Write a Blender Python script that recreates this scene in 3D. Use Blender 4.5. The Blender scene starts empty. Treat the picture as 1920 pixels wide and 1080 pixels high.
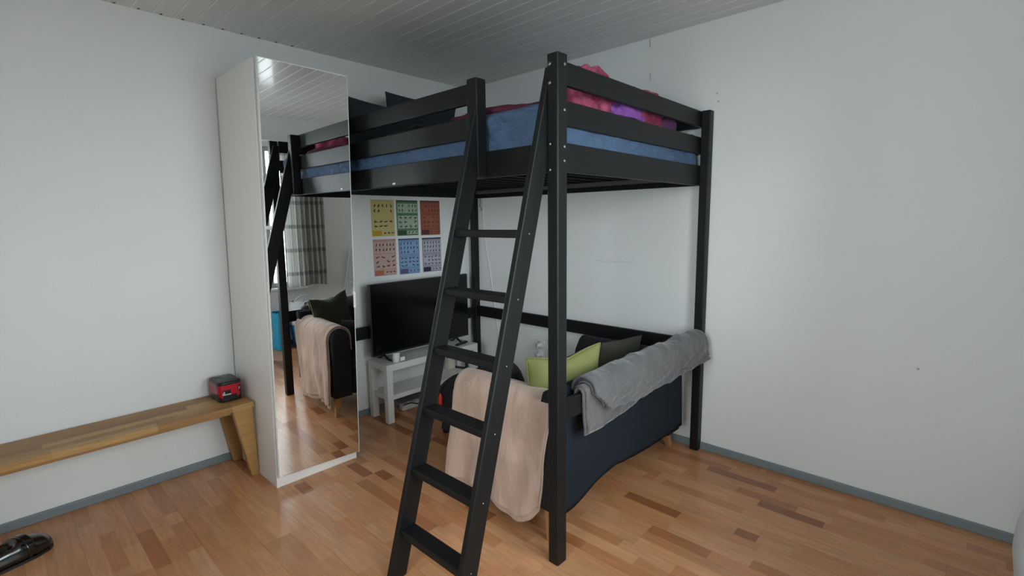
import bpy, math, random
from mathutils import Vector, Matrix, noise
random.seed(7)
sc = bpy.context.scene
COL = sc.collection
PI = math.pi

# ------------------------------------------------------------------ camera, world, lights, exposure
def camera():
    f, cx, cy, cz, yaw, pitch, roll = 932.81, -3.1052, -3.4177, 1.5053, .8173, .1357, -.0130
    fw = Vector((math.sin(yaw)*math.cos(pitch), math.cos(yaw)*math.cos(pitch), -math.sin(pitch)))
    r0 = Vector((math.cos(yaw), -math.sin(yaw), 0)); u0 = r0.cross(fw)
    c, s = math.cos(roll), math.sin(roll)
    r = c*r0+s*u0; u = -s*r0+c*u0
    cd = bpy.data.cameras.new('camera'); co = bpy.data.objects.new('camera', cd); COL.objects.link(co)
    m = Matrix((r, u, -fw)).transposed().to_4x4(); m.translation = (cx, cy, cz); co.matrix_world = m
    cd.sensor_width = 36; cd.lens = f/1920*36; cd.clip_start = .02
    sc.camera = co
camera()
sc.view_settings.view_transform = 'Standard'; sc.view_settings.look = 'None'
sc.view_settings.exposure = 0.0; sc.view_settings.gamma = 1; sc.view_settings.use_curve_mapping = False
w = bpy.data.worlds.new('overcast'); sc.world = w; w.use_nodes = True
bg = w.node_tree.nodes['Background']; bg.inputs['Color'].default_value = (.86, .93, 1, 1); bg.inputs['Strength'].default_value = 12.4
RX0, RY0, H = -4.25, -3.95, 2.657           # room: x RX0..0, y RY0..0
OPEN = [(-2.85, -2.15, .72, 2.32), (-2.02, -1.12, .06, 2.32), (-1.05, -.70, .70, 2.32)]   # window_2, balcony door, window_1
FAROPEN = (-3.5, -2.25, .85, 2.3)          # y0, y1, z0, z1 of added_window_3 in the far wall; unseen, added to brighten right wall and floor
for i, (x0, x1, z0, z1) in enumerate(OPEN):
    l = bpy.data.lights.new('daylight_portal', 'AREA'); l.shape = 'RECTANGLE'; l.size = x1-x0; l.size_y = z1-z0
    l.cycles.is_portal = True
    o = bpy.data.objects.new('daylight_portal', l); COL.objects.link(o)
    o.location = ((x0+x1)/2, RY0-.16, (z0+z1)/2); o.rotation_euler = (-PI/2, 0, 0)
    o.rotation_euler = Vector((0, -1, 0)).to_track_quat('Z', 'Y').to_euler()

l = bpy.data.lights.new('daylight_portal', 'AREA'); l.shape = 'RECTANGLE'; l.size = FAROPEN[1]-FAROPEN[0]; l.size_y = FAROPEN[3]-FAROPEN[2]; l.cycles.is_portal = True
o = bpy.data.objects.new('daylight_portal', l); COL.objects.link(o); o.location = (RX0-.16, (FAROPEN[0]+FAROPEN[1])/2, (FAROPEN[2]+FAROPEN[3])/2)
o.rotation_euler = Vector((-1, 0, 0)).to_track_quat('Z', 'Y').to_euler()

# ------------------------------------------------------------------ materials
MATS = {}
def mat(name, col, rough=.5, metal=0, spec=.5, noise_amt=0, noise_scale=20, bump=0, bump_scale=60, stretch=(1, 1, 1), sheen=0, coat=0, attr=None, trans=0, col2=None, bump_d=.01):
    if name in MATS: return MATS[name]
    m = bpy.data.materials.new(name); m.use_nodes = True; nt = m.node_tree; N = nt.nodes; L = nt.links
    b = N['Principled BSDF']
    b.inputs['Roughness'].default_value = rough; b.inputs['Metallic'].default_value = metal
    b.inputs['Specular IOR Level'].default_value = spec
    if sheen: b.inputs['Sheen Weight'].default_value = sheen; b.inputs['Sheen Roughness'].default_value = .5
    if coat: b.inputs['Coat Weight'].default_value = coat; b.inputs['Coat Roughness'].default_value = .1
    if trans: b.inputs['Transmission Weight'].default_value = trans
    c = (*col, 1)
    b.inputs['Base Color'].default_value = c
    geo = N.new('ShaderNodeNewGeometry')
    mp = N.new('ShaderNodeMapping'); mp.inputs['Scale'].default_value = stretch; L.new(geo.outputs['Position'], mp.inputs['Vector'])
    src = None
    if attr:
        a = N.new('ShaderNodeVertexColor'); a.layer_name = attr; src = a.outputs['Color']
    if noise_amt or col2:
        n = N.new('ShaderNodeTexNoise'); n.inputs['Scale'].default_value = noise_scale; n.inputs['Detail'].default_value = 5
        L.new(mp.outputs['Vector'], n.inputs['Vector'])
        if col2:
            mx = N.new('ShaderNodeMix'); mx.data_type = 'RGBA'
            rp = N.new('ShaderNodeValToRGB'); rp.color_ramp.elements[0].position = .4; rp.color_ramp.elements[1].position = .6
            L.new(n.outputs['Fac'], rp.inputs['Fac']); L.new(rp.outputs['Color'], mx.inputs['Factor'])
            mx.inputs['A'].default_value = c; mx.inputs['B'].default_value = (*col2, 1); src = mx.outputs['Result']
        else:
            mr = N.new('ShaderNodeMapRange'); mr.inputs['From Min'].default_value = .25; mr.inputs['From Max'].default_value = .75
            mr.inputs['To Min'].default_value = 1-noise_amt; mr.inputs['To Max'].default_value = 1+noise_amt
            L.new(n.outputs['Fac'], mr.inputs['Value'])
            mx = N.new('ShaderNodeMix'); mx.data_type = 'RGBA'; mx.blend_type = 'MULTIPLY'; mx.inputs['Factor'].default_value = 1
            if src: L.new(src, mx.inputs['A'])
            else: mx.inputs['A'].default_value = c
            L.new(mr.outputs['Result'], mx.inputs['B']); src = mx.outputs['Result']
    if src: L.new(src, b.inputs['Base Color'])
    if bump:
        n2 = N.new('ShaderNodeTexNoise'); n2.inputs['Scale'].default_value = bump_scale; n2.inputs['Detail'].default_value = 4
        L.new(mp.outputs['Vector'], n2.inputs['Vector'])
        bp = N.new('ShaderNodeBump'); bp.inputs['Strength'].default_value = bump; bp.inputs['Distance'].default_value = bump_d
        L.new(n2.outputs['Fac'], bp.inputs['Height']); L.new(bp.outputs['Normal'], b.inputs['Normal'])
    MATS[name] = m; return m

def mat_glass():
    m = bpy.data.materials.new('window_glass'); m.use_nodes = True; nt = m.node_tree; N = nt.nodes; L = nt.links
    for n in list(N): N.remove(n)
    out = N.new('ShaderNodeOutputMaterial'); mx = N.new('ShaderNodeMixShader'); t = N.new('ShaderNodeBsdfTransparent'); g = N.new('ShaderNodeBsdfGlossy')
    g.inputs['Roughness'].default_value = .02; fr = N.new('ShaderNodeFresnel'); fr.inputs['IOR'].default_value = 1.35
    t.inputs['Color'].default_value = (.95, .97, .96, 1)
    L.new(fr.outputs['Fac'], mx.inputs['Fac']); L.new(t.outputs[0], mx.inputs[1]); L.new(g.outputs[0], mx.inputs[2]); L.new(mx.outputs[0], out.inputs['Surface'])
    return m
def mat_curtain():
    m = bpy.data.materials.new('curtain_cloth'); m.use_nodes = True; nt = m.node_tree; N = nt.nodes; L = nt.links
    b = N['Principled BSDF']; b.inputs['Roughness'].default_value = .9
    geo = N.new('ShaderNodeNewGeometry'); sep = N.new('ShaderNodeSeparateXYZ'); L.new(geo.outputs['Position'], sep.inputs[0])
    def band(src, freq, width):
        a = N.new('ShaderNodeMath'); a.operation = 'MULTIPLY'; a.inputs[1].default_value = freq; L.new(src, a.inputs[0])
        f = N.new('ShaderNodeMath'); f.operation = 'FRACT'; L.new(a.outputs[0], f.inputs[0])
        c = N.new('ShaderNodeMath'); c.operation = 'LESS_THAN'; c.inputs[1].default_value = width; L.new(f.outputs[0], c.inputs[0]); return c.outputs[0]
    at = N.new('ShaderNodeVertexColor'); at.layer_name = 'Col'; s2 = N.new('ShaderNodeSeparateColor'); L.new(at.outputs['Color'], s2.inputs[0])
    h = band(sep.outputs['Z'], 3.6, .16); v = band(s2.outputs[0], 16, .4)
    ad = N.new('ShaderNodeMath'); ad.operation = 'ADD'; L.new(h, ad.inputs[0]); L.new(v, ad.inputs[1])
    ml = N.new('ShaderNodeMath'); ml.operation = 'MULTIPLY'; ml.inputs[1].default_value = .5; L.new(ad.outputs[0], ml.inputs[0])
    mx = N.new('ShaderNodeMix'); mx.data_type = 'RGBA'; mx.inputs['A'].default_value = (.45, .44, .41, 1); mx.inputs['B'].default_value = (.13, .13, .13, 1)
    L.new(ml.outputs[0], mx.inputs['Factor']); L.new(mx.outputs['Result'], b.inputs['Base Color'])
    tr = N.new('ShaderNodeBsdfTranslucent'); L.new(mx.outputs['Result'], tr.inputs['Color'])
    ms = N.new('ShaderNodeMixShader'); ms.inputs['Fac'].default_value = .4; L.new(b.outputs[0], ms.inputs[1]); L.new(tr.outputs[0], ms.inputs[2])
    L.new(ms.outputs[0], N['Material Output'].inputs['Surface']); return m

WALL = mat('wall_paint', (.78, .785, .765), .75, noise_amt=.02, noise_scale=1.3, bump=.08, bump_scale=90)
BASE = mat('baseboard_paint', (.19, .225, .235), .5)
CEIL = mat('ceiling_lacquer', (.70, .705, .70), .15, noise_amt=.04, noise_scale=1.2, stretch=(1, .3, 1))
JOINT = mat('joint_highlight_white', (.8, .8, .8), .35)
PLANK = mat('laminate', (.4, .2, .1), .29, attr='Col', noise_amt=.16, noise_scale=9, stretch=(7, .6, 1), spec=.55)
BLACK = mat('black_brown_stain', (.0075, .0082, .0084), .45, spec=.28, noise_amt=.1, noise_scale=6, stretch=(6, 6, 1), bump=.05, bump_scale=40)
CHROME = mat('bolt_steel', (.25, .25, .25), .4, metal=1)
WHITE = mat('white_laminate', (.88, .86, .82), .4)
WHITE2 = mat('white_foil', (.70, .69, .65), .35)
MIRROR = mat('mirror_glass', (.93, .94, .93), .0, metal=1)
NAVY = mat('navy_cotton', (.013, .018, .025), .95, spec=.2, bump=.25, bump_scale=400, noise_amt=.1, noise_scale=3)
BLKFAB = mat('black_fabric', (.010, .010, .011), .95, bump=.2, bump_scale=300)
OAK = mat('sofa_leg_wood', (.42, .2, .07), .5, noise_amt=.15, noise_scale=12, stretch=(6, 6, 1))
ACACIA = mat('acacia_wood', (.42, .25, .10), .45, attr='Col', noise_amt=.2, noise_scale=8, stretch=(1, 14, 14))
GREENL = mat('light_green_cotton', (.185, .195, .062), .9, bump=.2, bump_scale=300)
GREEND = mat('olive_and_shaded_green_cotton', (.036, .038, .022), .9, bump=.2, bump_scale=300)
BEIGE = mat('beige_fleece', (.52, .36, .28), .9, noise_amt=.09, noise_scale=7, bump=.9, bump_scale=9, sheen=.3, bump_d=.025, stretch=(1.3, 1.3, .6))
GREY = mat('grey_fleece', (.088, .082, .082), .85, noise_amt=.22, noise_scale=6, bump=1.0, bump_scale=11, sheen=.3, bump_d=.03)
BLUE = mat('blue_sheet', (.068, .118, .205), .85, noise_amt=.08, noise_scale=8, bump=1.0, bump_scale=7, stretch=(1, 1, 2.2), bump_d=.05)
DKPIL = mat('dark_pillow_case', (.022, .027, .032), .9, bump=.2, bump_scale=200)
PINK = mat('pink_patterned_cotton', (.20, .012, .05), .85, col2=(.50, .10, .19), noise_scale=11)
MAROON = mat('maroon_cotton', (.09, .009, .028), .85)
PURPLE = mat('purple_cotton', (.24, .075, .34), .85, noise_amt=.1)
TVBLK = mat('tv_plastic', (.008, .008, .009), .35)
TVSCR = mat('tv_screen', (.004, .004, .005), .16, spec=.35)
PLASTW = mat('white_plastic', (.75, .75, .73), .4)
PLASTB = mat('black_plastic', (.012, .012, .013), .4)
CREAM = mat('cream_plastic', (.55, .52, .42), .45)
SHOE = mat('polished_black_leather', (.006, .006, .006), .18, coat=.5)
SHOEIN = mat('shoe_lining', (.02, .016, .014), .8)
CAN = mat('can_print', (.02, .02, .02), .3, attr='Col', spec=.35)
RED = mat('red_plastic', (.6, .03, .015), .4)
BAGW = mat('white_mesh_nylon', (.60, .65, .66), .6, noise_amt=.05, noise_scale=5)
BAGB = mat('blue_nylon', (.02, .22, .42), .55)
BAGC = mat('cyan_plastic', (.015, .30, .48), .5)
PRINT = mat('poster_print', (.8, .8, .8), .6, attr='Col')
FRAME = mat('white_window_frame', (.72, .74, .72), .35)
GLASS = mat_glass(); CURT = mat_curtain()
GROUND = mat('exterior_paving', (.3, .3, .29), .9, noise_amt=.1)
CRACK = mat('crack_dark', (.16, .17, .17), .9)
WAX = mat('candle_wax', (.72, .70, .66), .5)

# ------------------------------------------------------------------ mesh builder
class M:
    def __init__(s): s.v = []; s.f = []; s.c = []; s.mi = []
    def face(s, idx, col=None, mi=0): s.f.append(tuple(idx)); s.c.append(col); s.mi.append(mi)
    def quad(s, pts, col=None, mi=0):
        b = len(s.v); s.v += [tuple(p) for p in pts]; s.face(range(b, b+len(pts)), col, mi)
    def box(s, x0, x1, y0, y1, z0, z1, col=None, mi=0):
        b = len(s.v)
        s.v += [(x0,y0,z0),(x1,y0,z0),(x1,y1,z0),(x0,y1,z0),(x0,y0,z1),(x1,y0,z1),(x1,y1,z1),(x0,y1,z1)]
        for q in ((0,3,2,1),(4,5,6,7),(0,1,5,4),(1,2,6,5),(2,3,7,6),(3,0,4,7)): s.face([b+i for i in q], col, mi)
        return s
    def hexa(s, bot, top, col=None, mi=0):
        n = len(bot); b = len(s.v); s.v += [tuple(p) for p in bot]+[tuple(p) for p in top]
        s.face([b+i for i in reversed(range(n))], col, mi); s.face([b+n+i for i in range(n)], col, mi)
        for i in range(n): j = (i+1) % n; s.face((b+i, b+j, b+n+j, b+n+i), col, mi)
        return s
    def grid(s, fn, nu, nv, closed_u=False, closed_v=False, col=None, mi=0, colfn=None):
        b = len(s.v)
        for i in range(nu):
            for j in range(nv): s.v.append(tuple(fn(i/(nu if closed_u else nu-1), j/(nv if closed_v else nv-1))))
        for i in range(nu if closed_u else nu-1):
            for j in range(nv if closed_v else nv-1):
                i2 = (i+1) % nu; j2 = (j+1) % nv
                s.face((b+i*nv+j, b+i2*nv+j, b+i2*nv+j2, b+i*nv+j2), colfn(i/nu, j/nv) if colfn else col, mi)
        return s
    def tube(s, path, r, n=8, col=None, mi=0, cap=True):
        P = [Vector(p) for p in path]; b = len(s.v); up = Vector((.13, .21, .97))
        for i, p in enumerate(P):
            t = (P[min(i+1, len(P)-1)]-P[max(i-1, 0)]).normalized(); a = t.cross(up)
            if a.length < 1e-3: a = t.cross(Vector((1, 0, 0)))
            a.normalize(); c = t.cross(a); rr = r[i] if isinstance(r, (list, tuple)) else r
            for k in range(n): s.v.append(tuple(p+rr*(math.cos(2*PI*k/n)*a+math.sin(2*PI*k/n)*c)))
        for i in range(len(P)-1):
            for k in range(n): k2 = (k+1) % n; s.face((b+i*n+k, b+i*n+k2, b+(i+1)*n+k2, b+(i+1)*n+k), col, mi)
        if cap: s.face([b+k for k in reversed(range(n))], col, mi); s.face([b+(len(P)-1)*n+k for k in range(n)], col, mi)
        return s
    def lathe(s, prof, c, n=20, col=None, mi=0, axis='z', colfn=None):
        b = len(s.v)
        for (r, z) in prof:
            for k in range(n):
                a = 2*PI*k/n; p = (r*math.cos(a), r*math.sin(a), z)
                if axis == 'y': p = (p[0], p[2], p[1])
                if axis == 'x': p = (p[2], p[0], p[1])
                s.v.append((c[0]+p[0], c[1]+p[1], c[2]+p[2]))
        for i in range(len(prof)-1):
            for k in range(n): k2 = (k+1) % n; s.face((b+i*n+k, b+i*n+k2, b+(i+1)*n+k2, b+(i+1)*n+k), colfn(i, k) if colfn else col, mi)
        if prof[0][0] > 1e-5: s.face([b+k for k in reversed(range(n))], col, mi)
        if prof[-1][0] > 1e-5: s.face([b+(len(prof)-1)*n+k for k in range(n)], col, mi)
        return s
    def build(s, name, mats, parent=None, smooth=False, bevel=0, seg=2, subsurf=0, solid=0, merge=False):
        me = bpy.data.meshes.new(name)
        off = Vector((0, 0, 0))
        if parent is not None: off = Vector(parent.get('_o', (0, 0, 0)))
        me.from_pydata([tuple(Vector(v)-off) for v in s.v], [], s.f); 
        for m in (mats if isinstance(mats, (list, tuple)) else [mats]): me.materials.append(m)
        if any(s.mi): me.polygons.foreach_set('material_index', s.mi)
        if any(c is not None for c in s.c):
            ca = me.color_attributes.new('Col', 'FLOAT_COLOR', 'CORNER'); d = []
            for p in me.polygons:
                c = s.c[p.index] or (.8, .8, .8); d += [c[0], c[1], c[2], 1]*p.loop_total
            ca.data.foreach_set('color', d)
        if merge:
            import bmesh
            bm = bmesh.new(); bm.from_mesh(me); bmesh.ops.remove_doubles(bm, verts=bm.verts, dist=1e-5); bmesh.ops.recalc_face_normals(bm, faces=bm.faces); bm.to_mesh(me); bm.free()
        me.update()
        if smooth: me.polygons.foreach_set('use_smooth', [True]*len(me.polygons))
        o = bpy.data.objects.new(name, me); COL.objects.link(o)
        if parent is not None: o.parent = parent; o['_o'] = tuple(off)
        else: o['_o'] = (0, 0, 0)
        if solid: k = o.modifiers.new('solid', 'SOLIDIFY'); k.thickness = solid; k.offset = 0
        if bevel: k = o.modifiers.new('bevel', 'BEVEL'); k.width = bevel; k.segments = seg; k.limit_method = 'ANGLE'; k.angle_limit = .7
        if subsurf: k = o.modifiers.new('sub', 'SUBSURF'); k.levels = k.render_levels = subsurf
        return o
def box(name, b, m, parent=None, bevel=.002, **kw): return M().box(*b).build(name, m, parent, bevel=bevel, **kw)
def thing(name, loc, label, cat, group=None):
    o = bpy.data.objects.new(name, None); COL.objects.link(o); o.location = loc; o.empty_display_size = .1
    o['label'] = label; o['category'] = cat; o['_o'] = tuple(loc)
    if group: o['group'] = group
    return o
def tag(o, label, cat, group=None):
    o['label'] = label; o['category'] = cat
    if group: o['group'] = group
    return o
def struct(o): o['kind'] = 'structure'; return o
def lerp(a, b, t): return a+(b-a)*t
def interp(xs, ys, x):
    if x <= xs[0]: return ys[0]
    for i in range(len(xs)-1):
        if x <= xs[i+1]: return lerp(ys[i], ys[i+1], (x-xs[i])/(xs[i+1]-xs[i]))
    return ys[-1]
def sm(t): t = max(0, min(1, t)); return t*t*(3-2*t)
def nz(x, y, z=0): return noise.noise(Vector((x, y, z)))

# ------------------------------------------------------------------ room shell
T = .14
fl = struct(box('floor', (RX0-T, T, RY0-T, T, -.12, -.009), mat('screed', (.1, .06, .04), .9), bevel=0))
# laminate boards (3 strips each), each board a part
TONES = [(.54, .25, .112), (.50, .215, .092), (.59, .295, .145), (.41, .16, .064), (.56, .275, .13), (.51, .235, .10), (.31, .112, .042)]
TW = [5, 5, 4.5, 3.0, 5, 5, 1.3]
bw, bl = .195, 1.285
x = 0.0; row = 0
while x > RX0:
    x1 = max(x-bw, RX0)
    y = -[0, .43, .86, .2, .64, 1.07][row % 6]*1.0 + bl*.999
    while y > RY0:
        ya, yb = min(y, 0), max(y-bl, RY0)
        y -= bl
        if ya-yb < .02: continue
        g = .0003; m = M()
        for k in range(3):
            xa = x-bw/3*k; xb = max(x-bw/3*(k+1), RX0)
            if xa <= RX0: break
            c = ya; first = True
            while c > yb:
                L = random.choice([.22, .30, .38, .46, .55]); 
                if first: L *= random.random()*.9+.1; first = False
                d = max(c-L, yb)
                if d-yb < .06: d = yb
                t = random.choices(TONES, TW)[0]; j = random.uniform(.92, 1.08)
                col = tuple(q*j for q in t)
                m.quad([(xb+(g if k == 2 else 0), d+(g if d == yb else 0), 0), (xa-(g if k == 0 else 0), d+(g if d == yb else 0), 0), (xa-(g if k == 0 else 0), c-(g if c == ya else 0), 0), (xb+(g if k == 2 else 0), c-(g if c == ya else 0), 0)], col)
                c = d
        # sides and underside
        X0, X1_, Y0, Y1_ = x1+g, x-g, yb+g, ya-g; dk = (.25, .11, .05)
        for q in ([(X0,Y0,-.009),(X1_,Y0,-.009),(X1_,Y0,0),(X0,Y0,0)], [(X1_,Y0,-.009),(X1_,Y1_,-.009),(X1_,Y1_,0),(X1_,Y0,0)], [(X1_,Y1_,-.009),(X0,Y1_,-.009),(X0,Y1_,0),(X1_,Y1_,0)], [(X0,Y1_,-.009),(X0,Y0,-.009),(X0,Y0,0),(X0,Y1_,0)]):
            m.quad(q, dk)
        m.build('plank', PLANK, fl)
    x -= bw; row += 1

wl = struct(box('wall_left', (RX0-T, T, 0, T, -.12, H+.2), WALL, bevel=0))
wr = struct(box('wall_right', (0, T, RY0-T, 0, -.12, H+.2), WALL, bevel=0))
m = M(); ya, yb, za, zb_ = FAROPEN
m.box(RX0-T, RX0, RY0-T, ya, -.12, H+.2); m.box(RX0-T, RX0, yb, 0, -.12, H+.2); m.box(RX0-T, RX0, ya, yb, -.12, za); m.box(RX0-T, RX0, ya, yb, zb_, H+.2)
struct(m.build('wall_far', WALL))
m = M(); xs = sorted([RX0, 0]+[v for o in OPEN for v in o[:2]])
for i in range(len(xs)-1):
    xa, xb = xs[i], xs[i+1]; op = [o for o in OPEN if abs(o[0]-xa) < 1e-6]
    if op:
        m.box(xa, xb, RY0-T, RY0, -.12, op[0][2]); m.box(xa, xb, RY0-T, RY0, op[0][3], H+.2)
    else: m.box(xa, xb, RY0-T, RY0, -.12, H+.2)
struct(m.build('wall_behind', WALL))
ce = struct(box('ceiling', (RX0-T, T, RY0-T, T, H+.012, H+.2), mat('ceiling_batten', (.25, .25, .25), .8), bevel=0))
n = 0; x = 0.0; jm = M()
pit = .0965
while x > RX0+.01:
    xa = max(x-pit, RX0)
    M().box(xa+.0045, x-.0045, RY0, 0, H, H+.012).build('panel', CEIL, ce, bevel=.002, seg=2)
    jm.box(x-.0045, min(x+.0045, 0), RY0, 0, H-.0005, H+.012)
    x -= pit; n += 1
j = jm.build('joint_highlight_strips', JOINT, ce); j['kind'] = 'stuff'  # pale strips stand in for light caught along the panel edges
# screws along the left ceiling edge
for k in range(22):
    xx = -1.56-.103*k
    M().lathe([(0, -.004), (.006, -.003), (.007, 0)], (xx, -.016, H), 8).build('screw', mat('screw_dark', (.05, .05, .05), .6), ce)
def bb(name, b): struct(box(name, b, BASE, bevel=.004))
bb('baseboard_left', (RX0, 0, -.014, 0, 0, .048)); bb('baseboard_right', (-.014, 0, RY0, -.014, 0, .048))
bb('baseboard_far', (RX0, RX0+.014, RY0, -.014, 0, .048)); bb('baseboard_behind', (-1.08, -.014, RY0, RY0+.014, 0, .048))
# marks on the right wall
def wobble(pts, r, name, m, parent): M().tube(pts, r, 5).build(name, m, parent)
wobble([(-.0005, -1.757+.0012*math.sin(k*1.7), 2.652-.0085*k) for k in range(7)], .0022, 'crack', CRACK, wr)
wobble([(-.0005, -1.764+.0012*math.sin(k*2.3), 2.44-.008*k) for k in range(7)], .0018, 'crack', CRACK, wr)
for (yy, zz) in ((-2.204, 2.238), (-2.213, 2.191), (-3.25, .75)):
    M().lathe([(0, .0012), (.005, .0008), (.006, 0)], (0, yy, zz), 8, axis='x').build('nail_hole', mat('hole_grey', (.42, .43, .42), .9), wr).scale = (-1, 1, 1)
wobble([(-.0003, -1.36-.03*k, 1.195+.006*math.sin(k*2)+.001*k) for k in range(11)], .0012, 'scuff_mark', mat('scuff', (.5, .5, .48), .9), wr)

# ------------------------------------------------------------------ windows on the wall behind the camera
def window(name, o, door=False):
    x0, x1, z0, z1 = o; ya, yb = RY0-.10, RY0-.03
    fw = .05
    if True:
        m = M(); m.box(x0, x0+fw, ya, yb, z0, z1); m.box(x1-fw, x1, ya, yb, z0, z1); m.box(x0+fw, x1-fw, ya, yb, z0, z0+fw); m.box(x0+fw, x1-fw, ya, yb, z1-fw, z1)
        if door: m.box(x0+fw, x1-fw, ya, yb, .78, .85)
        r = struct(m.build(name, FRAME, bevel=.004))
    if door:
        box('pane', (x0+fw, x1-fw, ya+.03, ya+.036, .85, z1-fw), GLASS, r, bevel=0); box('lower_panel', (x0+fw, x1-fw, ya+.02, ya+.045, z0+fw, .78), FRAME, r)
        h = M().tube([(x1-.03, yb, 1.02), (x1-.03, yb+.04, 1.02), (x1-.14, yb+.045, 1.02)], .009, 8).build('door_handle', CHROME, r, smooth=True)
    else:
        box('pane', (x0+fw, x1-fw, ya+.03, ya+.036, z0+fw, z1-fw), GLASS, r, bevel=0)
        box('window_sill', (x0-.04, x1+.04, RY0-.03, RY0+.12, z0-.03, z0), FRAME, r, bevel=.006)
ya, yb, za, zb_ = FAROPEN
m = M(); m.box(RX0-.10, RX0-.03, ya, ya+.05, za, zb_); m.box(RX0-.10, RX0-.03, yb-.05, yb, za, zb_); m.box(RX0-.10, RX0-.03, ya+.05, yb-.05, za, za+.05); m.box(RX0-.10, RX0-.03, ya+.05, yb-.05, zb_-.05, zb_)
r = struct(m.build('added_window_3', FRAME, bevel=.004)); box('pane', (RX0-.07, RX0-.064, ya+.05, yb-.05, za+.05, zb_-.05), GLASS, r, bevel=0); box('window_sill', (RX0-.03, RX0+.12, ya-.04, yb+.04, za-.03, za), FRAME, r, bevel=.006)
window('window_1', OPEN[2]); window('door_1', OPEN[1], True); window('window_2', OPEN[0])
box('pavement', (-30, 30, -40, RY0-1.0, -3.2, -3.0), GROUND, bevel=0)['kind'] = 'structure'
bpy.data.objects['pavement'].name = 'outdoor_paving'  # unseen paved ground outside, below the windows
# curtain and rod
cr = thing('curtain_rod', (-1.0, RY0+.10, 2.37), 'white curtain rod above the window seen in the mirror', 'rod')
M().tube([(-1.25, RY0+.10, 2.37), (-.36, RY0+.10, 2.37)], .011, 10).build('rod', FRAME, cr, smooth=True)
for xx in (-1.25, -.36): M().lathe([(0, -.02), (.018, -.012), (.02, 0), (.018, .012), (0, .02)], (xx, RY0+.10, 2.37), 10, axis='x').build('finial', FRAME, cr, smooth=True)
for xx in (-1.2, -.42): box('bracket', (xx-.01, xx+.01, RY0, RY0+.11, 2.355, 2.385), FRAME, cr)
def cur(u, v):
    xx = lerp(-.90, -.42, u); amp = .034*(1-.2*v)
    return (xx+.012*math.sin(u*40+v*2)*v+(.02*v*(u-.5)), RY0+.10+amp*math.sin(u*2*PI*8+.5*math.sin(3*v)), lerp(2.355, .70-.01*math.sin(u*7), v))
cm = M().grid(cur, 110, 30, colfn=lambda u, v: (u, v, 0)).build('curtain', CURT, smooth=True)
tag(cm, 'pale grey checked pleated curtain at the window, seen in the wardrobe mirror', 'curtain')

# ------------------------------------------------------------------ loft bed
X1, Y1, XB, YB = -1.528, -2.192, -.004, -.05
PA, PB = .062, .054
bed = thing('loft_bed', (-.77, -1.12, 0), 'tall black-brown wooden loft bed with a leaning ladder, in the room corner', 'bed')
def post(x0, x1, y0, y1, z0, z1):
    p = box('post', (x0, x1, y0, y1, z0, z1), BLACK, bed, bevel=.005); return p
PX1 = X1+PA; PY1 = Y1+PB
P1 = post(X1, PX1, Y1, PY1, 0, 2.14)
post(-.0585, XB, Y1, PY1, 0, 2.14); post(-.0585, XB, YB-PB, YB, 0, 2.14); post(X1, PX1, YB-PB, YB, 0, 2.14)
PM = box('ladder_post', (X1, PX1, -1.735, -1.67, 1.70, 2.135), BLACK, bed, bevel=.006)
th = .024
for (z0, z1, nm) in ((2.046, 2.138, 'guard_rail'), (1.887, 1.987, 'guard_rail'), (1.70, 1.819, 'bed_rail')):
    box(nm, (PX1, XB-.004, PY1, PY1+th, z0, z1), BLACK, bed, bevel=.004)
    ye = PY1+th if nm == 'bed_rail' else -1.700
    box(nm, (PX1, PX1+th, ye, YB-PB-th, z0, z1), BLACK, bed, bevel=.004)
    box(nm, (-.031, -.007, PY1+th, YB-PB-th, z0, z1), BLACK, bed, bevel=.004)
    box(nm, (PX1, XB-.004, YB-PB-th, YB-PB, z0, z1), BLACK, bed, bevel=.004)
SLAT = mat('slat_dark', (.006, .006, .006), .85, spec=.15)
# slat ledgers and slats
for xx in (PX1+th, -.053): box('ledger', (xx, xx+.022, PY1+th, YB-PB-th, 1.735, 1.766), mat('ledger_grey', (.10, .10, .10), .4), bed, bevel=.004)
for k in range(14):
    yy = -2.06+k*.142
    box('slat', (PX1+th+.002, -.033, yy, yy+.07, 1.766, 1.784), SLAT, bed)
# low connecting bars
box('lower_bar', (PX1, -.0585, -2.178, -2.154, .640, .735), BLACK, bed, bevel=.004)
box('lower_bar', (-.05, -.026, PY1, YB-PB, .640, .735), BLACK, bed, bevel=.004)
box('lower_bar', (PX1, -.0585, -.09, -.066, .625, .72), BLACK, bed, bevel=.004)
# ladder: two stiles and six treads
def stile(y0, y1, xe):
    fx = lambda z: -2.0+.2765*z          # back edge
    w_ = .088
    pts = [(fx(0)-w_, 0), (fx(0), 0), (xe, (xe+2.0)/.2765)]
    zt = (xe+2.0+w_)/.2765
    pts += [(xe, 2.10), (fx(2.10)-w_, 2.10)] if zt > 2.10 else [(xe, zt)]
    return M().hexa([(a, y0, b) for a, b in pts], [(a, y1, b) for a, b in pts]).build('stile', BLACK, bed, bevel=.004, merge=True)
st1 = stile(PY1, PY1+.027, PX1); st2 = stile(-1.737, -1.710, X1)
for z in (1.455, 1.205, .955, .705, .455, .205):
    xb = -2.0+.2765*z
    box('tread', (xb-.078, xb-.004, PY1+.027, -1.737, z-.020, z+.011), BLACK, bed, bevel=.005)
    M().lathe([(0, -.0025), (.0035, -.002), (.0045, 0)], (xb-.041, PY1, z-.004), 10, axis='y').build('bolt', CHROME, st1, smooth=True)
for (z) in (2.10, 1.93, 1.79, 1.735):
    M().lathe([(0, -.0025), (.006, -.002), (.0075, 0)], (PX1-.018, Y1, z), 10, axis='y').build('bolt', CHROME, P1, smooth=True)
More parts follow.
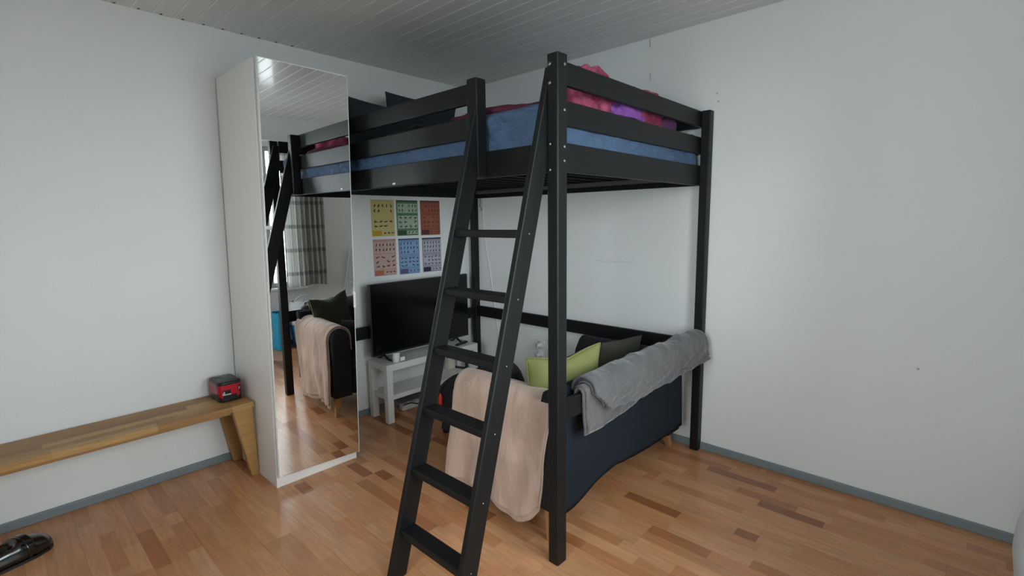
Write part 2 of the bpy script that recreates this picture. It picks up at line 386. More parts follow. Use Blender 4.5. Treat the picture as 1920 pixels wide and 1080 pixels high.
for (z, mm) in ((2.10, 0), (2.03, 0), (1.80, 0), (1.70, 0)):
    M().lathe([(0, -.003), (.006, -.002), (.0075, 0)], (X1, Y1+.040, z), 10, axis='x').build('bolt', CHROME, P1, smooth=True)
box('sticker', (-1.468, -1.4665, -.99, -.965, 1.712, 1.722), PLASTW, bed, bevel=0)

# ------------------------------------------------------------------ bedding
mat_ = thing('mattress', (-.77, -1.12, 1.785), 'thick mattress under a fitted blue sheet on the loft bed', 'mattress')
MX0, MX1, MY0, MY1, MZ0, MZ1 = PX1+th+.012, -.048, PY1+th+.006, -.135, 1.786, 1.995
def rbox(u, v, x0, x1, y0, y1, z0, z1, r=.06, wr_=0, sd=0):
    # u: around vertical profile from bottom centre to top centre; v: around perimeter
    a = 2*PI*v; e = 5.5
    cx, cy = (x0+x1)/2, (y0+y1)/2; hx, hy = (x1-x0)/2, (y1-y0)/2
    ca, sa = math.cos(a), math.sin(a)
    q = (abs(ca)**e+abs(sa)**e)**(-1/e)
    px, py = q*ca, q*sa
    if u < .2: k = u/.2*.97; z = z0; 
    elif u > .72: k = (1-u)/.28*.97; z = z1
    else:
        t = (u-.2)/.52; k = .97+.03*math.sin(PI*t)**.5; z = lerp(z0, z1, t)
    z += 0
    n_ = wr_*nz(px*hx*6+sd, py*hy*6, z*9)+wr_*.8*nz(px*hx*15, py*hy*15+sd, z*14)
    return (cx+px*hx*k+(0 if u > .72 or u < .2 else n_*(-abs(px)*.3)), cy+py*hy*k, z+(n_ if u > .72 else 0))
M().grid(lambda u, v: rbox(u, v, MX0, MX1, MY0, MY1, MZ0, MZ1), 26, 120, closed_v=True).build('mattress_core', BLUE, mat_, smooth=True)
# fitted sheet: wrinkled skin over sides and top; its hem dips in the ladder opening
PER = 300
def side_pt(t):   # perimeter of rectangle, t in 0..1 -> (x, y, nx, ny)
    w_, d_ = MX1-MX0, MY1-MY0; L = 2*(w_+d_); s = t*L
    if s < w_: return (MX0+s, MY0, 0, -1)
    s -= w_
    if s < d_: return (MX1, MY0+s, 1, 0)
    s -= d_
    if s < w_: return (MX1-s, MY1, 0, 1)
    return (MX0, MY1-(s-w_), -1, 0)
def sheet(u, v):
    x_, y_, nx, ny = side_pt(v)
    w1 = nz(x_*5+y_*5+2*u, u*2.5, 3.1); w2 = nz((x_+y_)*16-u*5, u*4, 7.7)
    out = .006+.007*w1+.006*w2+(.014*abs(nz((x_+y_)*7-u*9, u*3, 1.3)) if u < .7 else 0)
    if nx < 0 and -1.74 < y_ < -1.35+.0: out += .008*math.sin((y_*.6+u*.2)*60)*u+.016*max(0, nz(y_*6+u*3, u*4, 5))
    if u < .7:
        t = u/.7
        return (x_+nx*out, y_+ny*out, lerp(MZ0+.03, MZ1-.012, t))
    t = (u-.7)/.3
    return (x_+nx*out*(1-t)-nx*.06*t, y_+ny*out*(1-t)-ny*.06*t, MZ1-.012+.018*sm(t*1.5)+.002*w1)
M().grid(sheet, 16, PER, closed_v=True).build('fitted_sheet', BLUE, mat_, smooth=True)
# bunched duvets as crumpled closed shells
def crumple(name, mtl, c, hx, hy, hz, label, cat, amp=.35, sd=0, n=70, m2=26, par=None, fr=1.0, base=0):
    def fn(u, v):
        a = 2*PI*v; p = PI*u
        d = Vector((math.sin(p)*math.cos(a), math.sin(p)*math.sin(a), math.cos(p)))
        f = 1+amp*(nz(d.x*2*fr+sd, d.y*2*fr, d.z*2*fr))+amp*.55*(abs(nz(d.x*2.6*fr+sd, d.y*2.6*fr+9, d.z*2*fr))*2-.5)+amp*.12*(abs(nz(d.x*6*fr+sd, d.y*6*fr, d.z*9))-.3)
        s_ = lambda q, e: math.copysign(abs(q)**e, q)
        z = s_(d.z, .7)*hz*f
        return (c[0]+s_(d.x, .8)*hx*(.55+.45*min(f, 1.2)), c[1]+s_(d.y, .8)*hy*(.55+.45*min(f, 1.2)), max(base, c[2]+z))
    o = M().grid(fn, m2, n, closed_v=True).build(name, mtl, par, smooth=True)
    if label: tag(o, label, cat)
    return o
ZT = MZ1+.008
crumple('duvet', MAROON, (-1.02, -1.60, ZT+.014), .38, .40, .045, 'flat maroon duvet spread beside the ladder opening on the loft bed', 'duvet', .2, 3, base=ZT)
crumple('blanket', PINK, (-1.04, -1.985, ZT+.075), .155, .095, .135, 'pink patterned blanket bunched behind the front rail beside the tall post', 'blanket', .26, 11, 120, 44, base=ZT)
crumple('blanket', PURPLE, (-.79, -2.03, ZT+.02), .17, .07, .055, 'purple blanket bunched in the middle behind the front rail', 'blanket', .45, 21, 110, 44, fr=1.2, base=ZT)
crumple('blanket', PINK, (-.54, -1.985, ZT+.07), .19, .095, .125, 'pink patterned blanket rising behind the rail right of the purple one', 'blanket', .26, 37, 120, 44, base=ZT)
crumple('blanket', mat('plum_cotton', (.10, .03, .10), .85), (-.33, -2.03, ZT+.02), .09, .06, .055, 'plum-coloured blanket end at the right of the bunched bedding', 'blanket', .3, 43, 90, 30, base=ZT)

def pillow(name, mtl, c, w_, h_, t_, rot, label, cat='pillow', piping=None, dent=0, n=26, sag=0, sd=0):
    """soft square cushion, w along local x, h along local z, thickness along local y"""
    R = Matrix.Rotation(rot[2], 3, 'Z') @ Matrix.Rotation(rot[1], 3, 'Y') @ Matrix.Rotation(rot[0], 3, 'X')
    def pt(a, b, sgn):
        # a,b in -1..1
        ex = 1-.10*(1-abs(a)**2)*(abs(b)**3); ez = 1-.10*(1-abs(b)**2)*(abs(a)**3)
        X = w_/2*a*(1-.09*(1-b*b)*0-.07*(1-abs(b)**2.0)*abs(a)**4) ; Z = h_/2*b*(1-.07*(1-abs(a)**2.0)*abs(b)**4)
        th_ = t_/2*max(0, (1-abs(a)**2.4))**.55*max(0, (1-abs(b)**2.4))**.55
        if dent: Z -= dent*h_*math.exp(-(a*2.2)**2)*max(0, b)
        th_ *= 1+.14*nz(a*2+sd, b*2, sgn)+.05*nz(a*5+sd, b*5, sgn)
        v = Vector((X, sgn*th_, Z)); v.z -= sag*a*a
        return Vector(c)+R @ v
    e = lambda q: math.copysign(1-(1-abs(2*q-1))**1.25, 2*q-1)
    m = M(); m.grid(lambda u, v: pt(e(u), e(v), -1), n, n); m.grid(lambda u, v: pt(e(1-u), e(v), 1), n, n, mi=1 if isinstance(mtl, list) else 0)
    o = m.build(name, mtl, None, smooth=True, merge=True)
    tag(o, label, cat)
    if piping:
        path = [pt(e(t), -1, 0) for t in [k/20 for k in range(21)]]+[pt(1, e(t), 0) for t in [k/20 for k in range(1, 21)]]+[pt(e(1-t), 1, 0) for t in [k/20 for k in range(1, 21)]]+[pt(-1, e(1-t), 0) for t in [k/20 for k in range(1, 21)]]
        M().tube(path, .004, 6).build('piping', piping, o, smooth=True)
    return o
pillow('pillow', DKPIL, (-.70, -.24, 2.205), .66, .43, .13, (.12, 0, 0), 'dark grey pillow standing upright against the wall end of the loft bed', sd=4)
pillow('pillow', DKPIL, (-1.16, -.40, 2.135), .52, .30, .14, (.25, .06, -.05), 'dark grey pillow leaning left of the upright one, nearest the wardrobe', sd=9)
pillow('pillow', DKPIL, (-.95, -.66, 2.055), .60, .40, .12, (PI/2-.12, 0, .1), 'dark pillow lying flat in front of the two upright pillows', sd=14)

# ------------------------------------------------------------------ wardrobe with mirror door (leans a little to the right)
WX, WY, WH = -2.088, -.60, 2.36
wd = bpy.data.objects.new('wardrobe', None); COL.objects.link(wd)
tag(wd, 'tall narrow white wardrobe with a full-length mirror door', 'wardrobe')
wd['_o'] = (0, 0, 0)
def wb(name, b, m=WHITE, parent=wd, bevel=.0015): return M().box(*b).build(name, m, parent, bevel=bevel)
W_, D_ = .50, .572
wb('side_panel', (0, .018, 0, D_, 0, WH)); wb('side_panel', (W_-.018, W_, 0, D_, 0, WH))
wb('top_panel', (.018, W_-.018, 0, D_, WH-.018, WH)); wb('bottom_panel', (.018, W_-.018, .0, D_, .062, .08)); wb('plinth', (.018, W_-.018, .004, .02, 0, .061)); wb('back_panel', (.018, W_-.018, D_-.006, D_, .08, WH-.018))
dr = bpy.data.objects.new('door', None); COL.objects.link(dr); dr.parent = wd; dr.location = (.002, -.004, .066); dr['_o'] = (0, 0, 0)
dr.rotation_euler = (0, 0, -.0352)
DH = WH-.066-.003; DW = W_-.004
a = math.atan(.0086)
dp = wb('door_panel', (0, DW, -.016, 0, 0, DH), WHITE, dr)
mg = M(); sh = .0086*DH
# mirror glass plate, leaning back by its measured half degree
mg.hexa([(.006, -.0225, .006), (DW-.004, -.0225, .006), (DW-.004, -.0165, .006), (.006, -.0165, .006)], [(.006, -.0225, DH-.006), (DW-.004, -.0225, DH-.006), (DW-.004, -.0165, DH-.006), (.006, -.0165, DH-.006)])
mg.build('mirror', MIRROR, dr)
for xx in (0, DW-.003): wb('edge_strip', (xx, xx+.0035, -.023, -.0165, 0, DH), FRAME, dr, bevel=0)
wb('handle', (DW-.004, DW+.006, -.030, -.012, .93, 1.03), PLASTW, dr, bevel=.002)
dr.rotation_euler = (-a*0, 0, -.0352)
tilt = math.atan2(.05, WH)
wd.matrix_world = Matrix.Translation((WX, WY, 0)) @ Matrix.Rotation(tilt, 4, 'Y')
MIRROR_TILT = a
dr.rotation_euler = (a, 0, -.0352)

# ------------------------------------------------------------------ sofa
so = thing('sofa', (-.77, -1.74, 0), 'navy fabric sofa with rounded arms and wooden legs under the loft bed', 'sofa')
def arm(x0, x1):
    def fn(u, v):
        # profile round in x-z, extruded along y with rounded front
        a = u
        w2 = (x1-x0)/2; cx = (x0+x1)/2; zt = .685
        pts = []
        if a < .3: p = (x0, lerp(.155, zt-w2, a/.3))
        elif a < .7: g_ = PI*(1-(a-.3)/.4); p = (cx+w2*math.cos(g_), zt-w2+w2*math.sin(g_))
        else: p = (x1, lerp(zt-w2, .155, (a-.7)/.3))
        y = lerp(-2.10, -1.375, v)
        k = 1
        e = .02
        if v > .97: k = 1-.12*((v-.97)/.03)**2
        return (cx+(p[0]-cx)*k, y, .155+(p[1]-.155)*(k if v > .97 else 1))
    m = M().grid(fn, 30, 26)
    b = len(m.v)
    # caps
    for vv, rev in ((0, 0), (1, 1)):
        idx = [i*26+(25 if vv else 0) for i in range(30)]
        m.face(idx if rev else idx[::-1])
    idx0 = [0*26+j for j in range(26)]; idx1 = [29*26+j for j in range(26)]
    for j in range(25): m.face((idx0[j+1], idx0[j], idx1[j], idx1[j+1]))
    return m.build('arm', NAVY if False else BLKFAB, so, smooth=False, merge=True)
for o in (arm(-1.425, -1.275), arm(-.29, -.14)):
    o.data.polygons.foreach_set('use_smooth', [len(p.vertices) == 4 for p in o.data.polygons])
# back with loose cover and uneven hem
def hemz(x): return interp([-1.43, -1.30, -1.05, -.93, -.70, -.45, -.14], [.150, .155, .215, .222, .195, .185, .185], x)
def back(u, v):
    # closed loop: outer face up, over the top, inner face down
    xx = lerp(-1.42, -.142, v); hz_ = hemz(xx); zt = .742
    rip = .006*nz(xx*4, u*3, 2)+.003*nz(xx*11, u*5, 5)
    if u < .45: t = u/.45; return (xx, -2.108-.012*(1-t)**2+rip*(1-t*.4), lerp(hz_, zt-.03, t))
    if u < .62: g_ = PI*(u-.45)/.17; return (xx, -2.063-.045*math.cos(g_), zt-.03+.03*math.sin(g_))
    t = (u-.62)/.38; return (xx, -2.018+.10*t, lerp(zt-.03, .36, t))
m = M().grid(back, 40, 60)
m.face([i*60 for i in range(40)][::-1]); m.face([i*60+59 for i in range(40)])
m.face([0*60+j for j in range(60)]+[39*60+j for j in reversed(range(60))])
m.build('backrest', NAVY, so, smooth=True)
box('seat_base', (-1.275, -.29, -1.93, -1.385, .155, .34), BLKFAB, so, bevel=.02, seg=3)
for k in range(2):
    xa = lerp(-1.275, -.29, k/2); xb_ = lerp(-1.275, -.29, (k+1)/2)
    box('seat_cushion', (xa+.003, xb_-.003, -1.93, -1.37, .34, .46), BLKFAB, so, bevel=.035, seg=4)
for (xx, yy, dx, dy) in ((-1.385, -1.42, -.018, .015), (-1.385, -2.04, -.018, -.015), (-.18, -1.42, .018, .015), (-.155, -2.0, .05, -.02)):
    M().hexa([(xx+dx-.016, yy+dy-.016, 0), (xx+dx+.016, yy+dy-.016, 0), (xx+dx+.016, yy+dy+.016, 0), (xx+dx-.016, yy+dy+.016, 0)], [(xx-.025, yy-.025, .175), (xx+.025, yy-.025, .175), (xx+.025, yy+.025, .175), (xx-.025, yy+.025, .175)]).build('leg', OAK, so, bevel=.005)
# cushions
pillow('cushion', [GREENL, GREEND], (-1.165, -1.945, .655), .42, .43, .14, (.16, -.07, -.40), 'light green cushion seen behind the tall post, leaning on the sofa back', 'cushion', GREENL, dent=.08, sd=2)  # front face coloured darker to carry the shade under the bed
pillow('cushion', GREEND, (-.55, -1.86, .625), .46, .36, .13, (.30, .08, 0), 'olive green cushion half hidden behind the grey blanket', 'cushion', None, sd=12)
pillow('cushion', BLKFAB, (-1.13, -1.57, .575), .26, .26, .12, (-.1, 0, .9), 'small black cushion standing on the seat beside the left sofa arm', 'cushion', None, sd=17)

# ------------------------------------------------------------------ beige blanket over the left arm
bb_ = thing('throw_blanket', (-1.35, -1.75, .69), 'beige fleece blanket hung over the left sofa arm', 'blanket')
def beige(layer):
    off = .006+.013*layer
    def fn(u, v):
        # v along arm (front=0 at y -1.42, back=1 at y -2.05), u from outer hem to inner hem
        r = .075+off; cx = -1.35; zt = .685-.075
        yt = lerp(-1.425, -2.075, v)
        zb = interp([0, .25, .55, .8, .93, 1], [.085, .095, .075, .055, .085, .135], v)-.012*layer*(-1)
        if layer: zb += .02
        fold = .014*math.sin(v*9+1.3+u*2)+.010*math.sin(v*23+.4-u*4)+.012*nz(v*6, u*3, 4+layer)+.012*max(0, nz(v*11+u*5, u*3, 2))
        if u < .62:
            t = u/.62; dn = 1-t
            x_ = cx-r-.004-fold*dn*1.0-.012*dn
            y_ = yt+ .055*dn*(1-v*.1)+.03*dn*sm((v-.8)/.2) + .008*math.sin(t*5+v*4)*dn
            return (x_, y_, lerp(zb, zt, t))
        if u < .80:
            g_ = PI*(1-(u-.62)/.18); return (cx+r*math.cos(g_), yt+.006*nz(v*6, u*6, 3), zt+r*math.sin(g_)+.004*nz(v*9, u*8, 1))
        t = (u-.80)/.20
        return (cx+r+.012*t+.006*nz(v*8, u*4, 9), yt-.02*t, lerp(zt, .50-.05*v+.03*nz(v*5, 2, 1), t))
    return M().grid(fn, 70, 50)
beige(1).build('outer_layer', BEIGE, bb_, smooth=True, solid=.009)
def edge_roll(lay):
    pts = []
    fn = None
    return pts
beige(0).build('inner_layer', BEIGE, bb_, smooth=True, solid=.008)
# ------------------------------------------------------------------ grey blanket over the near low bar
gb = thing('throw_blanket', (-.75, -2.166, .735), 'grey fleece blanket folded over the bar behind the sofa', 'blanket')
def gshell(off, zb_f, zb_b, x0f, x1f, sd, puff, slant):
    def fn(u, v):
        cy = -2.166; r = .020+off; zt = .733
        t0 = 1-min(1, u/.5)
        xx = lerp(x0f+slant*t0, x1f, v)
        zf = zb_f(xx)
        wv = .010*nz(xx*5+sd*.02, u*2.5, 2)+.010*nz(xx*9-u*6, u*4, 3)+.014*max(0, nz(xx*13-u*10, u*3, 6))-.008*max(0, nz(xx*17+u*9, u*4, 9))
        wv *= min(1, off/.02+.3)
        if u < .5:
            t = u/.5; dn = 1-t
            curl = -.018*sm((dn-.75)/.25) if puff > .01 else 0
            return (xx, cy-r-puff*math.sin(PI*min(1, dn*.9+.05))-curl*-1*0-wv-curl*(-1)*1.0, lerp(zf, zt, t))
        if u < .72:
            g_ = PI*(1-(u-.5)/.22); return (xx, cy+r*math.cos(g_)-wv*max(0, -math.cos(g_)), zt+r*math.sin(g_)*1.1+wv*math.sin(g_))
        t = (u-.72)/.28
        return (xx, cy+r+.004*t, lerp(zt, zb_b, t))
    return M().grid(fn, 44, 80)
up = lambda x: interp([-1.40, -1.25, -.9, -.5, -.1], [.652, .642, .622, .628, .632], x)+.005*nz(x*5, 1, 1)
lo = lambda x: interp([-1.42, -1.2, -1.0, -.72, -.5, -.1], [.535, .530, .545, .588, .625, .64], x)+.005*nz(x*6, 2, 4)
gshell(.001, lo, .70, -1.345, -.12, 2, .0, .02).build('under_fold', GREY, gb, smooth=True, solid=.008)
gshell(.010, lambda x: lo(x)+.008, .69, -1.335, -.14, 5, .0, .02).build('under_fold', GREY, gb, smooth=True, solid=.008)
gshell(.024, lambda x: up(x)+.012, .69, -1.300, -.085, 8, .010, .085).build('upper_fold', GREY, gb, smooth=True, solid=.008)
gshell(.035, lambda x: up(x)+.005, .675, -1.292, -.08, 11, .012, .09).build('upper_fold', GREY, gb, smooth=True, solid=.008)
gshell(.046, up, .68, -1.305, -.075, 14, .014, .10).build('upper_fold', GREY, gb, smooth=True, solid=.010)

# ------------------------------------------------------------------ TV bench, TV and small things
tb = thing('tv_bench', (-.69, -.175, 0), 'low white TV bench with a shelf against the left wall', 'bench')
TX0, TX1, TY0, TY1 = -1.15, -.235, -.305, -.045
box('top', (TX0, TX1, TY0, TY1, .40, .45), WHITE2, tb, bevel=.002)
for xx in (TX0, TX1-.05):
    for yy in (TY0, TY1-.05): box('leg', (xx, xx+.05, yy, yy+.05, 0, .40), WHITE2, tb, bevel=.002)
box('shelf', (TX0+.012, TX1-.012, TY0+.008, TY1-.004, .175, .21), WHITE2, tb, bevel=.002)
tv = thing('television', (-.68, -.15, .45), 'large black flat-screen television standing on the white bench', 'television')
tv['_o'] = (-.68, -.15, .45)
VX0, VX1, VZ0, VZ1 = -1.165, -.195, .49, 1.043
box('casing', (VX0, VX1, -.148, -.118, VZ0, VZ1), TVBLK, tv, bevel=.004)
box('back_housing', (VX0+.15, VX1-.15, -.118, -.085, VZ0+.05, VZ1-.2), TVBLK, tv, bevel=.012)
box('screen', (VX0+.008, VX1-.008, -.1495, -.148, VZ0+.016, VZ1-.008), TVSCR, tv, bevel=0)
for xx in (VX0+.10, VX1-.14):
    m = M(); m.tube([(xx, -.135, VZ0+.004), (xx+.005, -.19, .462), (xx+.008, -.25, .457)], [.009, .008, .006], 8); m.tube([(xx, -.13, VZ0+.004), (xx-.004, -.10, .462), (xx-.006, -.062, .457)], [.009, .008, .006], 8)
    m.build('foot', TVBLK, tv, smooth=True)
cj = thing('candle_jar', (-1.035, -.262, .45), 'small white candle jar with a tag on the TV bench by the screen corner', 'candle')
M().lathe([(0, 0), (.025, .001), (.028, .006), (.028, .055), (.026, .058), (.024, .056), (.024, .045), (0, .045)], (-1.035, -.262, .45), 24).build('jar', WAX, cj, smooth=True)
M().lathe([(0, .0), (.028, 0), (.028, .009), (.024, .013), (0, .013)], (-1.035, -.262, .5075), 24).build('lid', PLASTW, cj, smooth=True)
M().hexa([(-1.025, -.304, .462), (-.985, -.302, .462), (-.985, -.3, .462), (-1.025, -.302, .462)], [(-1.025, -.304, .490), (-.985, -.302, .490), (-.985, -.3, .490), (-1.025, -.302, .490)]).build('label_tag', mat('paper_tag', (.8, .8, .76), .7), cj)
rc = thing('remote_control', (-.34, -.245, .45), 'black remote control on the right end of the TV bench', 'remote')
M().hexa([(-.42, -.262, .45), (-.275, -.225, .45), (-.28, -.195, .45), (-.43, -.23, .45)], [(-.418, -.260, .463), (-.277, -.225, .466), (-.282, -.197, .466), (-.428, -.231, .463)]).build('body', PLASTB, rc, bevel=.004)
for k in range(8):
    M().lathe([(.004, 0), (.004, .0015), (0, .0018)], (-.40+.035*(k//2)+.01*(k % 2), -.245+.0095*(k//2)+(.012 if k % 2 else -.004), .4642+.0007*(k//2)), 8).build('button', mat('grey_rubber', (.2, .2, .2), .7), rc)
cb = thing('router', (-.37, -.13, .21), 'cream plastic box on the bench shelf under the television', 'box')
box('body', (-.41, -.335, -.12, -.07, .211, .315), CREAM, cb, bevel=.006); box('side_panel', (-.3365, -.3345, -.115, -.075, .22, .305), PLASTB, cb); box('front_label', (-.40, -.36, -.1215, -.12, .225, .29), mat('label_cream', (.6, .58, .48), .6), cb, bevel=0)
lb = thing('tablet_stand', (-.31, -.15, .21), 'black L-shaped stand on the bench shelf in front of the cream box', 'stand')
q0 = [(-.345, -.065), (-.315, -.06), (-.265, -.215), (-.30, -.225)]
M().hexa([(a, b, .21) for a, b in reversed(q0)], [(a, b, .222) for a, b in reversed(q0)]).build('base', PLASTB, lb, bevel=.004, merge=True)
q1 = [(-.30, -.225), (-.265, -.215), (-.268, -.200), (-.303, -.210)]
M().hexa([(a, b, .222) for a, b in q1], [(a+.004, b+.006, .30) for a, b in q1]).build('upright', PLASTB, lb, bevel=.004, merge=True)
gp = thing('game_controller', (-.66, -.24, .21), 'small black gadget on the bench shelf left of the ladder', 'gadget')
M().hexa([(-.72, -.27, .21), (-.66, -.275, .21), (-.65, -.235, .21), (-.71, -.235, .21)], [(-.715, -.268, .233), (-.665, -.272, .237), (-.655, -.238, .237), (-.705, -.238, .233)]).build('body', PLASTB, gp, bevel=.006)
M().tube([(-.66, -.25, .225), (-.62, -.27, .25), (-.60, -.26, .30), (-.62, -.2, .36)], .003, 6).build('cord', PLASTB, gp, smooth=True)
ps = thing('power_strip', (-.80, -.14, 0), 'white power strip on the floor under the TV bench', 'power strip')
box('body', (-.93, -.62, -.165, -.105, .0, .045), PLASTW, ps, bevel=.006)
for k in range(4): M().lathe([(0, .0), (.019, 0), (.021, .002), (.021, .003)], (-.88+.07*k, -.135, .0445), 14).build('outlet', mat('socket_grey', (.45, .45, .45), .6), ps)
M().tube([(-.93, -.17, .05), (-.86, -.175, .055), (-.80, -.18, .03), (-.72, -.18, .006), (-.6, -.15, .006), (-.5, -.08, .006)], .005, 6).build('cord', PLASTB, ps, smooth=True)

# black bag with red tag in front of the sofa
bgx = thing('bag', (-.82, -.80, 0), 'black fabric bag with a red tag on the floor between sofa and TV bench', 'bag')
def bagf(u, v):
    a = 2*PI*v; e = .62
    s_ = lambda q: math.copysign(abs(q)**e, q)
    t = u
    if t < .12: k = t/.12; z = .035
    elif t > .7: k = max(0, math.cos((t-.7)/.3*PI/2))**.75; z = .33+.085*math.sin((t-.7)/.3*PI/2)
    else: k = 1-.03*math.sin((t-.12)*8); z = lerp(.035, .33, (t-.12)/.58)
    w1 = .010*nz(math.cos(a)*3, math.sin(a)*3, z*8)
    return (-.74+s_(math.cos(a))*(.27*k+w1), -.83+s_(math.sin(a))*(.165*k+w1), z+.01*nz(math.cos(a)*2*k, math.sin(a)*2*k, 6))
M().grid(bagf, 30, 60, closed_v=True).build('body', BLKFAB, bgx, smooth=True)
box('pocket', (-1.018, -.985, -.92, -.78, .19, .30), BLKFAB, bgx, bevel=.012, seg=3)
M().tube([(-1.0, -.79, .385), (-1.03, -.787, .36), (-1.036, -.785, .325)], .005, 6).build('cord', BLKFAB, bgx)
M().lathe([(0, 0), (.012, .002), (.015, .01), (.015, .055), (.010, .07), (.006, .085), (0, .088)], (-1.036, -.785, .240), 12).build('red_tag', RED, bgx, smooth=True)['label'] = 'red tag hanging from the bag'
for (xx, yy) in ((-.95, -.73), (-.95, -.93), (-.53, -.73), (-.53, -.93)):
    M().lathe([(0, 0), (.024, .001), (.028, .02), (.024, .045), (0, .05)], (xx, yy, 0), 12).build('foot', PLASTB, bgx, smooth=True)

# ------------------------------------------------------------------ posters
DK = (.018, .018, .02)
def poster(name, x0, x1, z0, z1, base, head, panel, line, ink, swatch, lay, label, sd):
    rnd = random.Random(sd)
    m = M(); y = -.0006
    m.box(x0, x1, y, 0, z0, z1, base)
    W_, H_ = x1-x0, z1-z0
    def R(a, b, c, d, col, l=1):   # fractions: left,right,bottom,top
        yy = y-.0004*l
        m.quad([(x0+a*W_, yy, z0+c*H_), (x0+b*W_, yy, z0+c*H_), (x0+b*W_, yy, z0+d*H_), (x0+a*W_, yy, z0+d*H_)], col)
    def stroke(px, pz, qx, qz, t, col=ink):
        d = Vector((qx-px, qz-pz)); 
        if d.length < 1e-6: return
        n_ = Vector((-d.y, d.x)).normalized()*t
        yy = y-.0016
        m.quad([(x0+W_*(px)-n_.x, yy, z0+H_*pz-n_.y), (x0+W_*qx-n_.x, yy, z0+H_*qz-n_.y), (x0+W_*qx+n_.x, yy, z0+H_*qz+n_.y), (x0+W_*px+n_.x, yy, z0+H_*pz+n_.y)][::1], col)
    def fig(cx, cz, s, flat):
        a = rnd.uniform(-.5, .5)+(PI/2 if flat else 0)
        dx, dz = math.sin(a)*s*.55, math.cos(a)*s*.5
        stroke(cx-dx*.5, cz-dz*.5*W_/H_*1.4, cx+dx*.5, cz+dz*.5*W_/H_*1.4, .0034)
        for _ in range(2):
            b = rnd.uniform(0, 2*PI); stroke(cx, cz, cx+math.cos(b)*s*.42, cz+math.sin(b)*s*.3, .0019)
        stroke(cx+dx*.6, cz+dz*.5, cx+dx*.6+.012, cz+dz*.5+.016, .003)
    if head: R(.0, 1, .955, 1, head); 
    stroke(.12, .978, .80, .978, .0016, line)
    for (a, b, c, d, nx, nz_, flat) in lay:
        if panel:
            R(a-.012, b+.012, c-.008, d+.008, line, 1); R(a, b, c, d, panel, 2)
        for i in range(nx):
            for j_ in range(nz_):
                if rnd.random() < .08: continue
                fig(a+(b-a)*(i+.5)/nx+rnd.uniform(-.01, .01), c+(d-c)*(j_+.5)/nz_, .78*(b-a)/nx if not flat else .85*(b-a)/nx, flat)
    R(.04, .42, .02, .15, swatch, 2)
    if panel: R(.45, .985, .035, .145, line, 1); R(.46, .975, .042, .138, panel, 2)
    for i in range(3): fig(.55+.17*i, .09, .13, True)
    o = m.build(name, PRINT); 
    tag(o, label, 'poster', 'exercise posters on the left wall'); return o
A_ = [(.05, .97, .64, .91, 6, 2, False), (.05, .97, .20, .57, 4, 3, True)]
B_ = [(.05, .97, .56, .91, 6, 3, False), (.05, .97, .19, .50, 5, 3, True)]
C_ = [(.06, .94, .62, .90, 5, 2, False), (.06, .94, .22, .46, 4, 2, True)]
poster('poster', -1.030, -.822, 1.392, 1.675, (.58, .49, .18), None, None, (.42, .30, .06), DK, (.52, .33, .01), C_, 'yellow exercise poster, top left of the six', 1)
poster('poster', -.801, -.593, 1.391, 1.675, (.10, .20, .10), (.035, .08, .04), (.37, .49, .33), (.04, .10, .05), DK, (.03, .07, .035), A_, 'green exercise poster, top middle of the six', 2)
poster('poster', -.567, -.362, 1.389, 1.676, (.30, .085, .045), (.12, .03, .025), (.33, .10, .055), (.16, .045, .03), (.13, .045, .035), (.09, .02, .025), A_, 'rust red exercise poster, top right of the six', 3)
poster('poster', -1.026, -.820, 1.082, 1.369, (.50, .32, .27), (.40, .22, .18), (.55, .37, .315), (.62, .42, .38), DK, (.50, .15, .08), A_, 'pale pink exercise poster, bottom left of the six', 4)
poster('poster', -.795, -.591, 1.076, 1.367, (.20, .33, .52), (.05, .08, .19), (.22, .36, .56), (.07, .13, .28), (.03, .05, .10), (.10, .09, .20), B_, 'light blue exercise poster, bottom middle of the six', 5)
poster('poster', -.561, -.361, 1.075, 1.366, (.34, .345, .42), (.03, .035, .08), (.43, .435, .51), (.06, .06, .10), (.035, .035, .05), (.02, .02, .035), B_, 'lavender grey exercise poster, bottom right of the six', 6)

# ------------------------------------------------------------------ cable and socket on the right wall
cs = [(-.006, -.165, 1.74), (-.004, -.163, 1.60), (-.004, -.170, 1.45), (-.004, -.203, 1.236), (-.004, -.235, 1.10), (-.004, -.255, .98), (-.006, -.275, .86), (-.004, -.303, .665), (-.004, -.34, .42), (-.01, -.42, .25), (-.018, -.6, .09)]
tag(M().tube(cs, .0035, 6).build('cable', PLASTW, smooth=True), 'thin white cable hanging down the right wall by the corner', 'cable')
tag(M().tube([(-.006, -.125, 1.72), (-.006, -.14, 1.66), (-.006, -.125, 1.64), (-.006, -.158, 1.60), (-.006, -.13, 1.59)], .0022, 6).build('cable', PLASTB, smooth=True), 'short black cable end dangling under the bed in the corner', 'cable')
ws = thing('wall_socket', (0, -.83, .43), 'white double wall socket with plugged-in cables above the sofa', 'socket')
box('plate', (-.012, 0, -.872, -.790, .355, .515), PLASTW, ws, bevel=.006)
for z in (.475, .395): M().lathe([(.032, -.013), (.034, -.006), (.034, 0)], (-.008, -.831, z), 18, axis='x').build('outlet', PLASTW, ws, smooth=True)
for z in (.475, .395): M().lathe([(0, -.05), (.014, -.05), (.019, -.04), (.021, -.012), (.021, 0)], (-.010, -.831, z), 14, axis='x').build('plug', PLASTW, ws, smooth=True)
M().tube([(-.058, -.831, .475), (-.072, -.84, .505), (-.06, -.87, .535), (-.045, -.915, .52), (-.035, -.93, .46), (-.03, -.92, .39), (-.03, -.90, .33), (-.02, -.89, .25)], .004, 6).build('plug_cord', PLASTW, ws, smooth=True)
M().tube([(-.058, -.831, .395), (-.07, -.84, .37), (-.055, -.86, .33), (-.03, -.87, .22)], .004, 6).build('plug_cord', PLASTW, ws, smooth=True)

